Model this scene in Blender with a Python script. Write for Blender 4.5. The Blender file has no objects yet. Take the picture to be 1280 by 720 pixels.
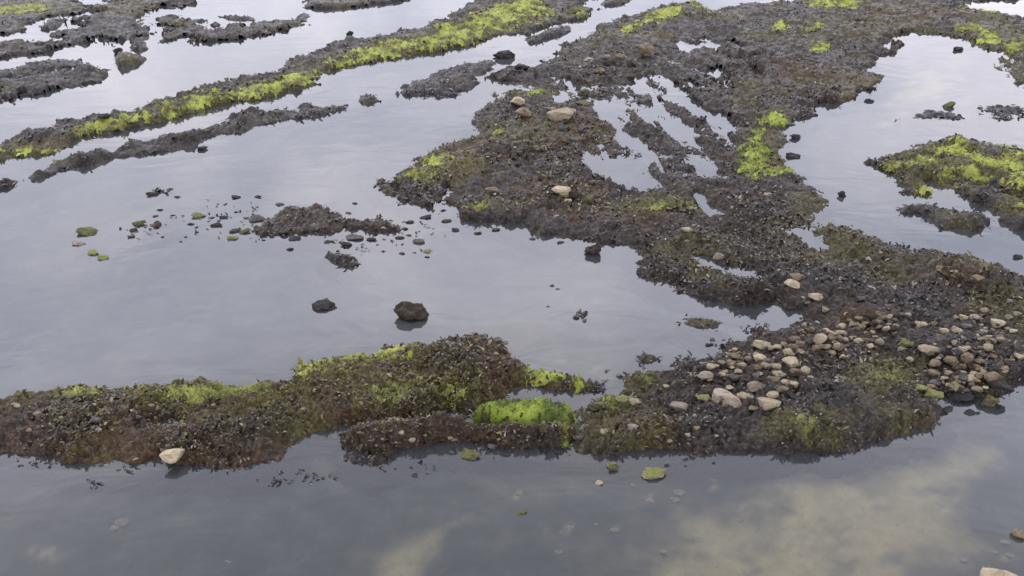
import bpy, math, random
import numpy as np
from mathutils import Vector, noise as mnoise

random.seed(7)
RNG = np.random.default_rng(11)
sc = bpy.context.scene
COL = sc.collection

# ------------------------------------------------------------------ camera
CAM_H, PITCH, F = 5.0, math.radians(29.0), 1109.0       # metres, downwards, focal length in photo pixels (1280 wide)
cam = bpy.data.cameras.new('camera')
cam.sensor_width = 36.0
cam.lens = 36.0 * F / 1280.0
cam.clip_start, cam.clip_end = 0.1, 5000.0
cam_o = bpy.data.objects.new('camera', cam)
cam_o.location = (0, 0, CAM_H)
cam_o.rotation_euler = (math.pi / 2 - PITCH, 0, 0)
COL.objects.link(cam_o)
sc.camera = cam_o
CP, SP = math.cos(PITCH), math.sin(PITCH)


def ray(px, py):
    x = (px - 640.0) / F
    y = (360.0 - py) / F
    return np.array([x, CP + y * SP, -SP + y * CP])


def ground(px, py, z=0.0):
    """where the traced outline lies on the level z"""
    d = ray(px, py)
    t = (z - CAM_H) / d[2]
    return np.array([d[0] * t, d[1] * t, z])


def slant(p):
    return p[1] * CP - (p[2] - CAM_H) * SP              # depth along the view axis


def gpoly(pts, z=0.0):
    return np.array([ground(x, y, z)[:2] for x, y in pts])


# ------------------------------------------------------------------ noise
def _hash(ix, iy, seed):
    h = (ix.astype(np.int64) * 374761393 + iy.astype(np.int64) * 668265263 + seed * 974634777) & 0xffffffff
    h = ((h ^ (h >> 13)) * 1274126177) & 0xffffffff
    h = (h ^ (h >> 16)) & 0xffff
    return h / 65535.0


def vnoise(x, y, seed=0):
    ix, iy = np.floor(x), np.floor(y)
    fx, fy = x - ix, y - iy
    ux, uy = fx * fx * fx * (fx * (fx * 6 - 15) + 10), fy * fy * fy * (fy * (fy * 6 - 15) + 10)
    a, b = _hash(ix, iy, seed), _hash(ix + 1, iy, seed)
    c, d = _hash(ix, iy + 1, seed), _hash(ix + 1, iy + 1, seed)
    return (a + (b - a) * ux) + ((c + (d - c) * ux) - (a + (b - a) * ux)) * uy


def fbm(x, y, f, octv=4, seed=0, gain=0.5):
    """about -1 .. 1"""
    v, amp, tot = 0.0, 1.0, 0.0
    cs, sn = math.cos(0.7), math.sin(0.7)
    X, Y = x * f, y * f
    for o in range(octv):
        v = v + amp * (vnoise(X, Y, seed + o * 17) * 2 - 1)
        tot += amp
        amp *= gain
        X, Y = (X * cs - Y * sn) * 2.03 + 13.7, (X * sn + Y * cs) * 2.03 - 7.1
    return v / tot * 1.5


def cells(x, y, f, seed=0):
    """rounded lumps, 1 in the middle of each and 0 in the gaps between"""
    X, Y = x * f, y * f
    ix, iy = np.floor(X), np.floor(Y)
    d1 = np.full(X.shape, 9.0)
    d2 = np.full(X.shape, 9.0)
    for a in (-1, 0, 1):
        for b in (-1, 0, 1):
            cx, cy = ix + a, iy + b
            px = cx + _hash(cx, cy, seed)
            py = cy + _hash(cx, cy, seed + 77)
            d = (X - px) ** 2 + (Y - py) ** 2
            d2 = np.where(d < d1, d1, np.minimum(d2, d))
            d1 = np.minimum(d1, d)
    return np.clip((np.sqrt(d2) - np.sqrt(d1)) * 1.6, 0, 1) ** 0.6


def sstep(x, a, b):
    t = np.clip((x - a) / (b - a), 0, 1)
    return t * t * (3 - 2 * t)


def poly_sd(P, poly):
    """signed distance (inside > 0) and the direction from the nearest outline point"""
    n = len(poly)
    best = np.full(len(P), 1e9)
    vy = np.zeros(len(P))
    inside = np.zeros(len(P), bool)
    for i in range(n):
        a, b = poly[i], poly[(i + 1) % n]
        e = b - a
        w = P - a
        t = np.clip((w @ e) / max(e @ e, 1e-12), 0, 1)
        dx = w[:, 0] - t * e[0]
        dy = w[:, 1] - t * e[1]
        d = dx * dx + dy * dy
        m = d < best
        best[m] = d[m]
        vy[m] = dy[m]
        c = ((a[1] > P[:, 1]) != (b[1] > P[:, 1]))
        if abs(e[1]) > 1e-12:
            inside ^= c & (P[:, 0] < a[0] + (P[:, 1] - a[1]) * e[0] / e[1])
    d = np.sqrt(best)
    ny = vy / np.maximum(d, 1e-6)
    return np.where(inside, d, -d), np.where(inside, ny, -ny)


# ------------------------------------------------------------------ mesh helpers
def mesh_arrays(name, V, Q, mat, attrs=None, smooth=True, origin=None):
    V = np.asarray(V, np.float64)
    if origin is not None:
        V = V - np.asarray(origin)
    Q = np.asarray(Q, np.int32)
    k = Q.shape[1]
    me = bpy.data.meshes.new(name)
    me.vertices.add(len(V))
    me.vertices.foreach_set('co', V.astype(np.float32).ravel())
    me.loops.add(Q.size)
    me.loops.foreach_set('vertex_index', Q.ravel())
    me.polygons.add(len(Q))
    me.polygons.foreach_set('loop_start', np.arange(0, Q.size, k, dtype=np.int32))
    if smooth:
        me.polygons.foreach_set('use_smooth', np.ones(len(Q), bool))
    for an, av in (attrs or {}).items():
        a = me.attributes.new(an, 'FLOAT', 'POINT')
        a.data.foreach_set('value', np.asarray(av, np.float32))
    me.update(calc_edges=True)
    me.validate()
    me.materials.append(mat)
    return me


def link(name, me, parent=None, loc=None):
    o = bpy.data.objects.new(name, me)
    COL.objects.link(o)
    if loc is not None:
        o.location = loc
    if parent is not None:
        o.parent = parent
    return o


def tag(o, label=None, cat=None, group=None, kind=None):
    if label: o['label'] = label
    if cat: o['category'] = cat
    if group: o['group'] = group
    if kind: o['kind'] = kind
    return o


# ------------------------------------------------------------------ materials
def new_mat(name):
    m = bpy.data.materials.new(name)
    m.use_nodes = True
    nt = m.node_tree
    nt.nodes.clear()
    out = nt.nodes.new('ShaderNodeOutputMaterial')
    return m, nt, out


def N(nt, t, **kw):
    n = nt.nodes.new(t)
    for k, v in kw.items():
        if k in n.inputs:
            n.inputs[k].default_value = v
        else:
            setattr(n, k, v)
    return n


def noise_node(nt, scale, detail=5.0, rough=0.6, coord=None, dist=0.0):
    n = nt.nodes.new('ShaderNodeTexNoise')
    n.inputs['Scale'].default_value = scale
    n.inputs['Detail'].default_value = detail
    n.inputs['Roughness'].default_value = rough
    n.inputs['Distortion'].default_value = dist
    if coord is not None:
        nt.links.new(coord, n.inputs['Vector'])
    return n


def ramp(nt, fac, stops):
    r = nt.nodes.new('ShaderNodeValToRGB')
    el = r.color_ramp.elements
    while len(el) < len(stops):
        el.new(0.5)
    for e, (p, c) in zip(el, stops):
        e.position = p
        e.color = (*c, 1)
    nt.links.new(fac, r.inputs['Fac'])
    return r.outputs['Color']


def mix(nt, fac, a, b):
    m = nt.nodes.new('ShaderNodeMix')
    m.data_type = 'RGBA'
    if isinstance(fac, (int, float)):
        m.inputs[0].default_value = fac
    else:
        nt.links.new(fac, m.inputs[0])
    for i, v in ((6, a), (7, b)):
        if isinstance(v, tuple):
            m.inputs[i].default_value = (*v, 1)
        else:
            nt.links.new(v, m.inputs[i])
    return m.outputs[2]


def maprange(nt, v, a, b, c=0.0, d=1.0):
    m = nt.nodes.new('ShaderNodeMapRange')
    nt.links.new(v, m.inputs[0])
    for i, x in enumerate((a, b, c, d)):
        m.inputs[i + 1].default_value = x
    return m.outputs[0]


def math_node(nt, op, a, b):
    m = nt.nodes.new('ShaderNodeMath')
    m.operation = op
    for i, v in enumerate((a, b)):
        if isinstance(v, (int, float)):
            m.inputs[i].default_value = v
        else:
            nt.links.new(v, m.inputs[i])
    return m.outputs[0]


def attr(nt, name):
    a = nt.nodes.new('ShaderNodeAttribute')
    a.attribute_name = name
    return a.outputs['Fac']


def coords(nt):
    return nt.nodes.new('ShaderNodeTexCoord').outputs['Object']


def bsdf(nt, out, col, rough=0.6, spec=0.5, bump=None, strength=0.4, dist=0.02):
    p = nt.nodes.new('ShaderNodeBsdfPrincipled')
    if isinstance(col, tuple):
        p.inputs['Base Color'].default_value = (*col, 1)
    else:
        nt.links.new(col, p.inputs['Base Color'])
    if isinstance(rough, (int, float)):
        p.inputs['Roughness'].default_value = rough
    else:
        nt.links.new(rough, p.inputs['Roughness'])
    p.inputs['Specular IOR Level'].default_value = spec
    if bump is not None:
        b = nt.nodes.new('ShaderNodeBump')
        b.inputs['Strength'].default_value = strength
        b.inputs['Distance'].default_value = dist
        nt.links.new(bump, b.inputs['Height'])
        nt.links.new(b.outputs[0], p.inputs['Normal'])
    nt.links.new(p.outputs[0], out.inputs[0])
    return p


def rock_material():
    """wet reef rock: almost black weed film, purple and brown turf, olive stain, silty grey with far haze painted in, pale barnacle specks"""
    m, nt, out = new_mat('wet_reef_rock')
    co = coords(nt)
    n1 = noise_node(nt, 26, 7, 0.68, co)
    n2 = noise_node(nt, 5.5, 5, 0.6, co)
    n3 = noise_node(nt, 70, 3, 0.6, co)
    dark = ramp(nt, n1.outputs[0], [(0.32, (.005, .004, .004)), (0.47, (.013, .0095, .008)), (0.58, (.036, .027, .022)), (0.72, (.12, .098, .08))])
    brown = ramp(nt, n1.outputs[0], [(0.32, (.007, .004, .002)), (0.5, (.046, .024, .011)), (0.7, (.14, .088, .042))])
    olive = ramp(nt, n1.outputs[0], [(0.32, (.016, .013, .004)), (0.5, (.078, .066, .012)), (0.7, (.19, .175, .03))])
    silt_haze = ramp(nt, n1.outputs[0], [(0.32, (.012, .0105, .011)), (0.48, (.040, .034, .033)), (0.62, (.088, .078, .074)), (0.75, (.18, .16, .145))])
    c = mix(nt, attr(nt, 'silt_haze'), dark, silt_haze)
    c = mix(nt, attr(nt, 'brown'), c, brown)
    c = mix(nt, attr(nt, 'olive'), c, olive)
    speck = maprange(nt, n3.outputs[0], 0.66, 0.74)
    sp2 = math_node(nt, 'MULTIPLY', speck, maprange(nt, n2.outputs[0], 0.5, 0.65))
    c = mix(nt, math_node(nt, 'MULTIPLY', sp2, 0.7), c, (.30, .27, .22))
    r = maprange(nt, n2.outputs[0], 0.38, 0.62, 0.22, 0.7)
    b = math_node(nt, 'ADD', n1.outputs[0], math_node(nt, 'MULTIPLY', n3.outputs[0], 0.4))
    bsdf(nt, out, c, r, 0.3, b, 0.9, 0.03)
    return m


def frond_material():
    m, nt, out = new_mat('brown_wrack')
    t = attr(nt, 'tint')
    c = ramp(nt, t, [(0.0, (.004, .003, .0025)), (0.35, (.012, .008, .007)), (0.6, (.034, .023, .017)), (0.8, (.075, .06, .05)), (0.93, (.09, .08, .04)), (1.0, (.22, .19, .16))])
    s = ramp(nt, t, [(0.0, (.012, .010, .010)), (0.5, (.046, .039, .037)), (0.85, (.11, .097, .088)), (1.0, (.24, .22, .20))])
    c = mix(nt, attr(nt, 'silt_haze'), c, s)  # silty grey, carrying the painted far haze of the rock below
    o = ramp(nt, t, [(0.0, (.012, .008, .002)), (0.5, (.07, .054, .011)), (1.0, (.20, .175, .035))])
    c = mix(nt, attr(nt, 'olive'), c, o)
    bsdf(nt, out, c, maprange(nt, t, 0, 1, .25, .6), 0.32)
    return m


def algae_material():
    m, nt, out = new_mat('green_algae')
    co = coords(nt)
    n = noise_node(nt, 12, 5, 0.6, co)
    t = math_node(nt, 'ADD', attr(nt, 'tint'), math_node(nt, 'MULTIPLY', math_node(nt, 'SUBTRACT', n.outputs[0], 0.5), 0.8))
    c = ramp(nt, t, [(0.0, (.035, .03, .012)), (0.3, (.11, .105, .025)), (0.6, (.21, .24, .03)), (1.0, (.34, .37, .075))])
    vivid = ramp(nt, t, [(0.0, (.015, .028, .003)), (0.35, (.05, .085, .006)), (0.7, (.125, .19, .010)), (1.0, (.22, .29, .03))])
    dull = ramp(nt, t, [(0.0, (.02, .018, .008)), (0.5, (.065, .062, .018)), (1.0, (.16, .155, .04))])
    c = mix(nt, attr(nt, 'vivid'), c, vivid)
    c = mix(nt, attr(nt, 'dull'), c, dull)
    bsdf(nt, out, c, 0.6, 0.3, n.outputs[0], 0.4, 0.02)
    return m


def stone_material(name, lo, mid, hi, stain, stain_lo=0.52, stain_hi=0.66, stain_amt=0.8, green=None):
    m, nt, out = new_mat(name)
    co = coords(nt)
    oi = nt.nodes.new('ShaderNodeObjectInfo')
    add = nt.nodes.new('ShaderNodeVectorMath')
    add.operation = 'ADD'
    nt.links.new(co, add.inputs[0])
    sc_ = nt.nodes.new('ShaderNodeVectorMath')
    sc_.operation = 'SCALE'
    sc_.inputs[0].default_value = (37.0, 11.0, 23.0)
    nt.links.new(oi.outputs['Random'], sc_.inputs['Scale'])
    nt.links.new(sc_.outputs[0], add.inputs[1])
    v = add.outputs[0]
    n1 = noise_node(nt, 2.2, 6, 0.65, v)
    n2 = noise_node(nt, 1.1, 4, 0.6, v)
    n3 = noise_node(nt, 9, 4, 0.6, v)
    c = ramp(nt, n1.outputs[0], [(0.32, lo), (0.5, mid), (0.68, hi)])
    c = mix(nt, math_node(nt, 'MULTIPLY', maprange(nt, n2.outputs[0], stain_lo, stain_hi), stain_amt), c, stain)
    c = mix(nt, math_node(nt, 'MULTIPLY', maprange(nt, n3.outputs[0], 0.58, 0.68), 0.55), c, stain)
    if green:
        g = nt.nodes.new('ShaderNodeNewGeometry')
        sx = nt.nodes.new('ShaderNodeSeparateXYZ')
        nt.links.new(g.outputs['Normal'], sx.inputs[0])
        f = math_node(nt, 'ADD', sx.outputs[2], math_node(nt, 'MULTIPLY', math_node(nt, 'SUBTRACT', n1.outputs[0], 0.5), 2.2))
        c = mix(nt, maprange(nt, f, 0.72, 1.02), c, green)
    bright = maprange(nt, oi.outputs['Random'], 0, 1, 0.72, 1.12)
    mul = nt.nodes.new('ShaderNodeMix')
    mul.data_type = 'RGBA'
    mul.blend_type = 'MULTIPLY'
    mul.inputs[0].default_value = 1.0
    nt.links.new(c, mul.inputs[6])
    comb = nt.nodes.new('ShaderNodeCombineColor')
    for i in range(3):
        nt.links.new(bright, comb.inputs[i])
    nt.links.new(comb.outputs[0], mul.inputs[7])
    b = math_node(nt, 'ADD', n1.outputs[0], math_node(nt, 'MULTIPLY', n3.outputs[0], 0.3))
    bsdf(nt, out, mul.outputs[2], 0.7, 0.35, b, 0.6, 0.15)
    return m


M_ROCK = rock_material()
M_FROND = frond_material()
M_ALGAE = algae_material()
M_STONE = {
    'pale': stone_material('pale_limestone', (.27, .215, .13), (.45, .375, .245), (.56, .49, .35), (.075, .055, .035), 0.54, 0.68, 0.85),
    'tan': stone_material('tan_stone', (.12, .085, .05), (.24, .18, .11), (.36, .28, .18), (.035, .025, .02), 0.52, 0.66),
    'pink': stone_material('pinkish_stone', (.17, .135, .10), (.32, .265, .20), (.44, .38, .30), (.05, .038, .035), 0.55, 0.68),
    'grey': stone_material('grey_stone', (.06, .055, .053), (.12, .11, .105), (.22, .20, .19), (.025, .02, .02)),
    'dark': stone_material('dark_wet_stone', (.014, .012, .012), (.032, .027, .027), (.075, .062, .055), (.01, .008, .008)),
    'brown': stone_material('brown_weedy_stone', (.018, .012, .008), (.048, .034, .022), (.12, .09, .06), (.010, .008, .007)),
    'olive': stone_material('olive_stone', (.06, .055, .03), (.13, .115, .06), (.22, .19, .11), (.03, .025, .015), green=(.13, .14, .02)),
    'green': stone_material('green_stone', (.15, .14, .06), (.27, .25, .13), (.40, .36, .22), (.05, .05, .02), green=(.20, .23, .03)),
}

# ------------------------------------------------------------------ the reef grid (finer where it is nearer)
TH_MAX, R0, R1 = 0.85, 4.0, 34.0
DT, DR = 0.0018, 0.0026
th = np.arange(-TH_MAX, TH_MAX + DT, DT)
rr = np.exp(np.arange(math.log(R0), math.log(R1), DR))
GX = rr[:, None] * np.sin(th)[None, :]
GY = rr[:, None] * np.cos(th)[None, :]
NR, NT = GX.shape
GZ = np.full((NR, NT), -9.0)                             # highest rock found at each grid point


def gindex(x, y):
    r = math.hypot(x, y)
    t = math.atan2(x, y)
    i = int(round((math.log(max(r, R0)) - math.log(R0)) / DR))
    j = int(round((t + TH_MAX) / DT))
    return min(max(i, 0), NR - 1), min(max(j, 0), NT - 1)


def height_at(x, y):
    i, j = gindex(x, y)
    return max(float(GZ[i, j]), 0.0)


def blob_mask(P, e, z=0.0):
    """soft ellipse traced on the photograph, 1 in the middle and 0 at its rim"""
    cx, cy, rx, ry = e[:4]
    ang = math.radians(e[4]) if len(e) > 4 else 0.0
    c = ground(cx, cy, z)[:2]
    ax = ground(cx + rx * math.cos(ang), cy + rx * math.sin(ang), z)[:2] - c
    ay = ground(cx - ry * math.sin(ang), cy + ry * math.cos(ang), z)[:2] - c
    Mx = np.linalg.inv(np.array([ax, ay]).T)
    q = (P - c) @ Mx.T
    return 1 - np.sqrt((q ** 2).sum(1))


def submesh(mask, sl):
    """quads whose four corners are kept; returns index array and quads"""
    q = mask[:-1, :-1] & mask[1:, :-1] & mask[:-1, 1:] & mask[1:, 1:]
    ii, jj = np.nonzero(q)
    W = mask.shape[1]
    quads = np.stack([ii * W + jj, ii * W + jj + 1, (ii + 1) * W + jj + 1, (ii + 1) * W + jj], 1)
    used, inv = np.unique(quads.ravel(), return_inverse=True)
    return used, inv.reshape(-1, 4)


def blades(P, n_rng, L, Wd, lift, seed_tint, hue=None):
    """little bent straps, one per point: six corners and two faces each"""
    n = len(P)
    a = n_rng.uniform(0, 2 * math.pi, n)
    d = np.stack([np.cos(a), np.sin(a), np.zeros(n)], 1)
    s = np.stack([-np.sin(a), np.cos(a), n_rng.uniform(-.5, .5, n)], 1)
    L = L[:, None]
    Wd = Wd[:, None]
    up = np.array([0, 0, 1.0])
    l1 = n_rng.uniform(lift[0], lift[1], n)[:, None]
    l2 = l1 * n_rng.uniform(-0.3, 1.2, n)[:, None]
    p0 = P - up * 0.15 * L
    p1 = P + d * L * 0.45 + up * L * l1 * 0.7
    p2 = p1 + d * L * 0.5 + up * L * (l2 - 0.25) * 0.6 + s * L * n_rng.uniform(-.3, .3, n)[:, None]
    V = np.stack([p0 - s * Wd * .4, p0 + s * Wd * .4, p1 - s * Wd * .5, p1 + s * Wd * .5, p2 - s * Wd * .25, p2 + s * Wd * .25], 1).reshape(-1, 3)
    b = np.arange(n)[:, None] * 6
    Q = np.concatenate([b + np.array([[0, 1, 3, 2]]), b + np.array([[2, 3, 5, 4]])], 0)
    return V, Q, np.repeat(seed_tint, 6)


SEED = [100]


def ledge(name, label, cat, outline, holes=(), h=0.1, wf=0.12, wb=0.35, rough=1.0, micro=0.022, low=0.35,
          bumps=(), algae=(), olive=(), brown=(), silt_haze=0.0, brown0=0.0, fronds=0.16, group=None, wet=(), lump=0.0):
    """one outcrop: rock heightfield + weed straps + patches of green algae (children)"""
    SEED[0] += 31
    sd0 = SEED[0]
    poly = gpoly(outline)
    i0, i1, j0, j1 = NR, 0, NT, 0
    for p in poly:
        i, j = gindex(*p)
        i0, i1, j0, j1 = min(i0, i), max(i1, i), min(j0, j), max(j1, j)
    i0, i1, j0, j1 = max(i0 - 60, 0), min(i1 + 60, NR), max(j0 - 45, 0), min(j1 + 45, NT)
    sl = (slice(i0, i1), slice(j0, j1))
    X, Y = GX[sl].ravel(), GY[sl].ravel()
    R = np.hypot(X, Y)
    P = np.stack([X, Y], 1)
    sd, ny = poly_sd(P, poly)
    hole_sd = np.full(len(P), 9.0)
    for hp in holes:
        s2, n2 = poly_sd(P, gpoly(hp))
        hole_sd = np.minimum(hole_sd, -s2 - 0.03)
    sd = np.minimum(sd, np.where(hole_sd < 8, hole_sd, sd))
    sd = np.minimum(sd, (TH_MAX - 0.02 - np.abs(np.arctan2(X, Y))) * R)
    sd = np.minimum(sd, (R1 - 0.6 - R) * 0.4)
    k = rough * np.clip(R / 9.0, 0.7, 2.2)
    sdn = sd + k * (0.07 * fbm(X, Y, 1.3, 3, sd0) + 0.055 * fbm(X, Y, 5, 3, sd0 + 5) + 0.04 * fbm(X, Y, 15, 3, sd0 + 9))
    for e in wet:
        m = sstep(blob_mask(P, e[:5]), 0.0, 0.4)
        stk = fbm(X * 3.0 + Y * .5, Y * .42, 1.0, 4, sd0 + 18, .6) + .35 * fbm(X, Y * .6, 7, 3, sd0 + 17)
        sdn = sdn + sstep(blob_mask(P, e[:5]), -.2, .3) * 0.42 * np.maximum(stk, -.35)
        sdn = np.where(m > 0, np.minimum(sdn, (1 - m) * 1.5 + e[5] + 0.5 * stk + 0.3 * fbm(X * 1.25 + Y * .3, Y * .45, 1.5, 2, sd0 + 15)), sdn)
    t = sstep(ny, -0.2, 0.6)
    w = wb + (wf - wb) * t
    s = np.clip(sdn / w, 0, 1)
    prof = s * (2 - s)
    z = h * prof * (1 + low * fbm(X, Y, 1.1, 3, sd0 + 21))
    for e in bumps:
        m = np.clip(blob_mask(P, e[:4] + ((e[5],) if len(e) > 5 else ())), 0, 1)
        z = z + e[4] * (m * (2 - m)) * np.clip(s * 1.5, 0, 1)
    onrock = sstep(sdn, -0.05, 0.12)
    rid = 1 - np.abs(fbm(X, Y, 7, 3, sd0 + 33))
    wx, wy = X + .03 * fbm(X, Y, 9, 2, sd0 + 44), Y + .03 * fbm(X, Y, 9, 2, sd0 + 45)
    rub = cells(wx, wy, 7.5, sd0 + 41) * 1.3 + cells(wx, wy, 17, sd0 + 42) * .7
    rubw = np.clip(0.55 + 0.9 * fbm(X, Y, 1.6, 3, sd0 + 43), 0.1, 1.2)
    z = z + micro * onrock * (1.0 * fbm(X, Y, 18, 3, sd0 + 40, .65) + 0.6 * (rid - .7) + 1.35 * rubw * (rub - 1.1))
    if lump:
        z = z + lump * onrock * np.maximum(fbm(X, Y, 3.2, 2, sd0 + 51), -0.2)
    z = np.where(sdn < 0, np.minimum(z, 0.01) + sdn * (1.5 + 1.8 * t), z)
    z = np.maximum(z, -0.4)
    shp = GX[sl].shape
    keep = (z > -0.34).reshape(shp)
    used, Q = submesh(keep, sl)
    if len(Q) == 0:
        print('EMPTY LEDGE', label)
        return None
    GZ[sl] = np.maximum(GZ[sl], z.reshape(shp))
    # scalar masks for the material
    om = 0.5 * sstep(fbm(X, Y, .9, 5, sd0 + 58, .62), .12, .7) * (1 - silt_haze)
    for e in olive:
        st = e[5] if len(e) > 5 else 0.8
        om = np.maximum(om, st * sstep(blob_mask(P, e[:5]) + 0.45 * fbm(X, Y, 5, 3, sd0 + 61), 0.05, 0.5))
    for e in algae:
        om = np.maximum(om, .75 * sstep(blob_mask(P, (e[0], e[1], e[2] * 1.35, e[3] * 1.5) + tuple(e[4:5])) + 0.5 * fbm(X, Y, 4, 4, sd0 + 63, .6), 0.0, 0.7))
    bm_ = np.clip(brown0 * 1.2 + 1.6 * brown0 * fbm(X, Y, 1.4, 5, sd0 + 71, .62), 0, 1)
    for e in brown:
        bm_ = np.maximum(bm_, 0.85 * sstep(blob_mask(P, e[:5]) + 0.4 * fbm(X, Y, 4, 3, sd0 + 75), 0.05, 0.5))
    sm = np.clip(silt_haze + 0.17 * np.clip((R - 9) / 10, 0, 2) + 0.4 * fbm(X, Y, 1.4, 5, sd0 + 81, .62), 0, 1)  # silty grey, paler with distance: far haze painted into the colour
    cx, cy = P[used].mean(0)
    org = np.array([cx, cy, 0.0])
    V = np.stack([X, Y, z], 1)
    me = mesh_arrays(name, V[used], Q, M_ROCK, {'olive': om[used], 'brown': bm_[used], 'silt_haze': sm[used]}, origin=org)
    root = tag(link(name, me, loc=org), label, cat, group)
    # weed straps
    cand = np.nonzero((z > -0.03) & (sdn > -0.07))[0]
    n = int(len(cand) * fronds * 1.15)
    if n > 20:
        clump = fbm(X[cand], Y[cand], 1.5, 5, sd0 + 91, .65) * 0.75 + 0.5
        pr = np.clip(clump, .06, 1) ** 1.7
        pick = RNG.choice(cand, n, p=pr / pr.sum())
        pp = V[pick].copy()
        pp[:, :2] += RNG.normal(0, 0.008, (n, 2))
        rp = R[pick]
        L = (0.014 + 0.05 * RNG.random(n) ** 1.8) * np.clip(rp / 8, 0.9, 1.5)
        Wd = L * RNG.uniform(.3, .6, n)
        tint = np.clip(RNG.beta(1.1, 1.9, n) + 0.2 * fbm(X[pick], Y[pick], 3, 3, sd0 + 95), 0, .96)
        tint[RNG.random(n) < .045] = 1.0
        fv, fq, ft = blades(pp, RNG, L, Wd, (0.05, 0.55), tint)
        fme = mesh_arrays('seaweed', fv, fq, M_FROND, {'tint': ft, 'silt_haze': np.repeat(sm[pick], 6), 'olive': np.repeat(np.maximum(om[pick], bm_[pick] * .6), 6)}, smooth=False, origin=org)
        tag(link('seaweed', fme, root), kind='stuff')
    # algae cushions
    for e in algae:
        vivid = e[5] if len(e) > 5 else 0.0
        dull = e[6] if len(e) > 6 else 0.0
        thick = np.clip(R / 9, .7, 1.6)
        m = blob_mask(P, e[:5], 0.3 * h) * 1.05 + 0.6 * fbm(X, Y, 2.6, 4, sd0 + 103, .6) + 0.5 * fbm(X, Y, 11, 3, sd0 + 107) + 0.12
        m = np.where(blob_mask(P, e[:5], 0.3 * h) > -0.35, m, -1)
        ok = (m > 0.02) & (sdn > -0.02)
        used2, Q2 = submesh(ok.reshape(shp), sl)
        if len(Q2) < 6:
            print('no algae', label, e)
            continue
        za = z + thick * (0.022 * np.clip(m, 0, .8) + 0.014 * fbm(X, Y, 24, 3, sd0 + 111)) - 0.006
        za = np.where(m < 0.08, z - 0.012, za)
        VA = np.stack([X, Y, za], 1)
        tnt = np.clip(0.30 + 0.6 * fbm(X, Y, 5, 4, sd0 + 115) + 0.4 * np.clip(m, 0, 1), 0, 1)
        va, qa, ta = VA[used2], Q2, tnt[used2]
        nb = int(len(used2) * 0.9)
        pk = RNG.choice(used2, nb)
        L = RNG.uniform(0.012, 0.03, nb) * np.clip(R[pk] / 8, .9, 1.5)
        bv, bq, bt = blades(VA[pk], RNG, L, L * RNG.uniform(.3, .5, nb), (0.15, 0.7), np.clip(tnt[pk] + RNG.normal(0, .16, nb), 0, 1))
        vv = np.concatenate([va, bv])
        qq = np.concatenate([qa, bq + len(va)])
        tt = np.concatenate([ta, bt])
        ame = mesh_arrays('algae_patch', vv, qq, M_ALGAE, {'tint': tt, 'vivid': np.full(len(tt), vivid), 'dull': np.full(len(tt), dull)}, origin=org)
        link('algae_patch', ame, root)
    return root


# ------------------------------------------------------------------ outcrops, traced on the photograph
REEF = [(812,13),(835,6),(860,2),(880,8),(886,15),(900,10),(937,5),(991,2),(1000,-12),(1060,-40),(1460,-40),(1460,150),
        (1279,104),(1270,98),(1253,87),(1243,76),(1260,74),(1250,64),(1230,61),(1220,50),(1186,44),(1166,42),(1139,40),(1116,49),(1132,55),(1119,61),(1099,71),(1089,87),(1099,98),(1099,111),(1082,116),(1065,124),(1052,135),(1032,129),(1021,135),(1025,145),(998,155),(981,165),(978,175),(971,185),(984,202),(984,215),(995,222),(1008,230),(1018,240),(1026,250),(1015,267),(1018,280),(1025,285),(1042,280),(1065,284),(1092,292),(1112,304),(1129,306),(1139,317),(1152,316),(1186,318),(1230,327),(1253,334),(1277,344),(1400,380),
        (1420,470),(1280,476),(1268,480),(1262,490),(1223,502),(1193,502),(1176,503),(1193,519),(1173,528),(1149,541),(1129,545),(1085,553),(1038,563),(984,568),(917,570),(850,570),(800,566),(760,566),(722,562),(714,545),(714,518),(728,501),(758,491),(778,484),(768,471),(788,466),(825,464),(845,457),(850,454),(874,450),(897,445),(904,432),(931,425),(944,413),(964,408),(991,398),(998,391),(984,391),(969,386),(968,376),(961,380),(934,383),(900,380),(867,373),(850,364),(842,351),(812,349),(792,341),(798,334),(788,324),(785,309),(755,307),(728,301),(704,299),(687,294),(660,291),(654,277),(627,280),(607,277),(576,274),(556,260),(536,255),(506,250),(499,240),(478,232),(489,219),(516,212),(523,198),(553,183),(590,173),(593,168),(590,158),(593,141),(610,128),(620,116),(640,111),(640,101),(627,101),(610,97),(613,91),(640,84),(667,84),(677,76),(697,67),(704,61),(714,54),(728,47),(748,37),(761,27),(781,20)]
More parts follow.
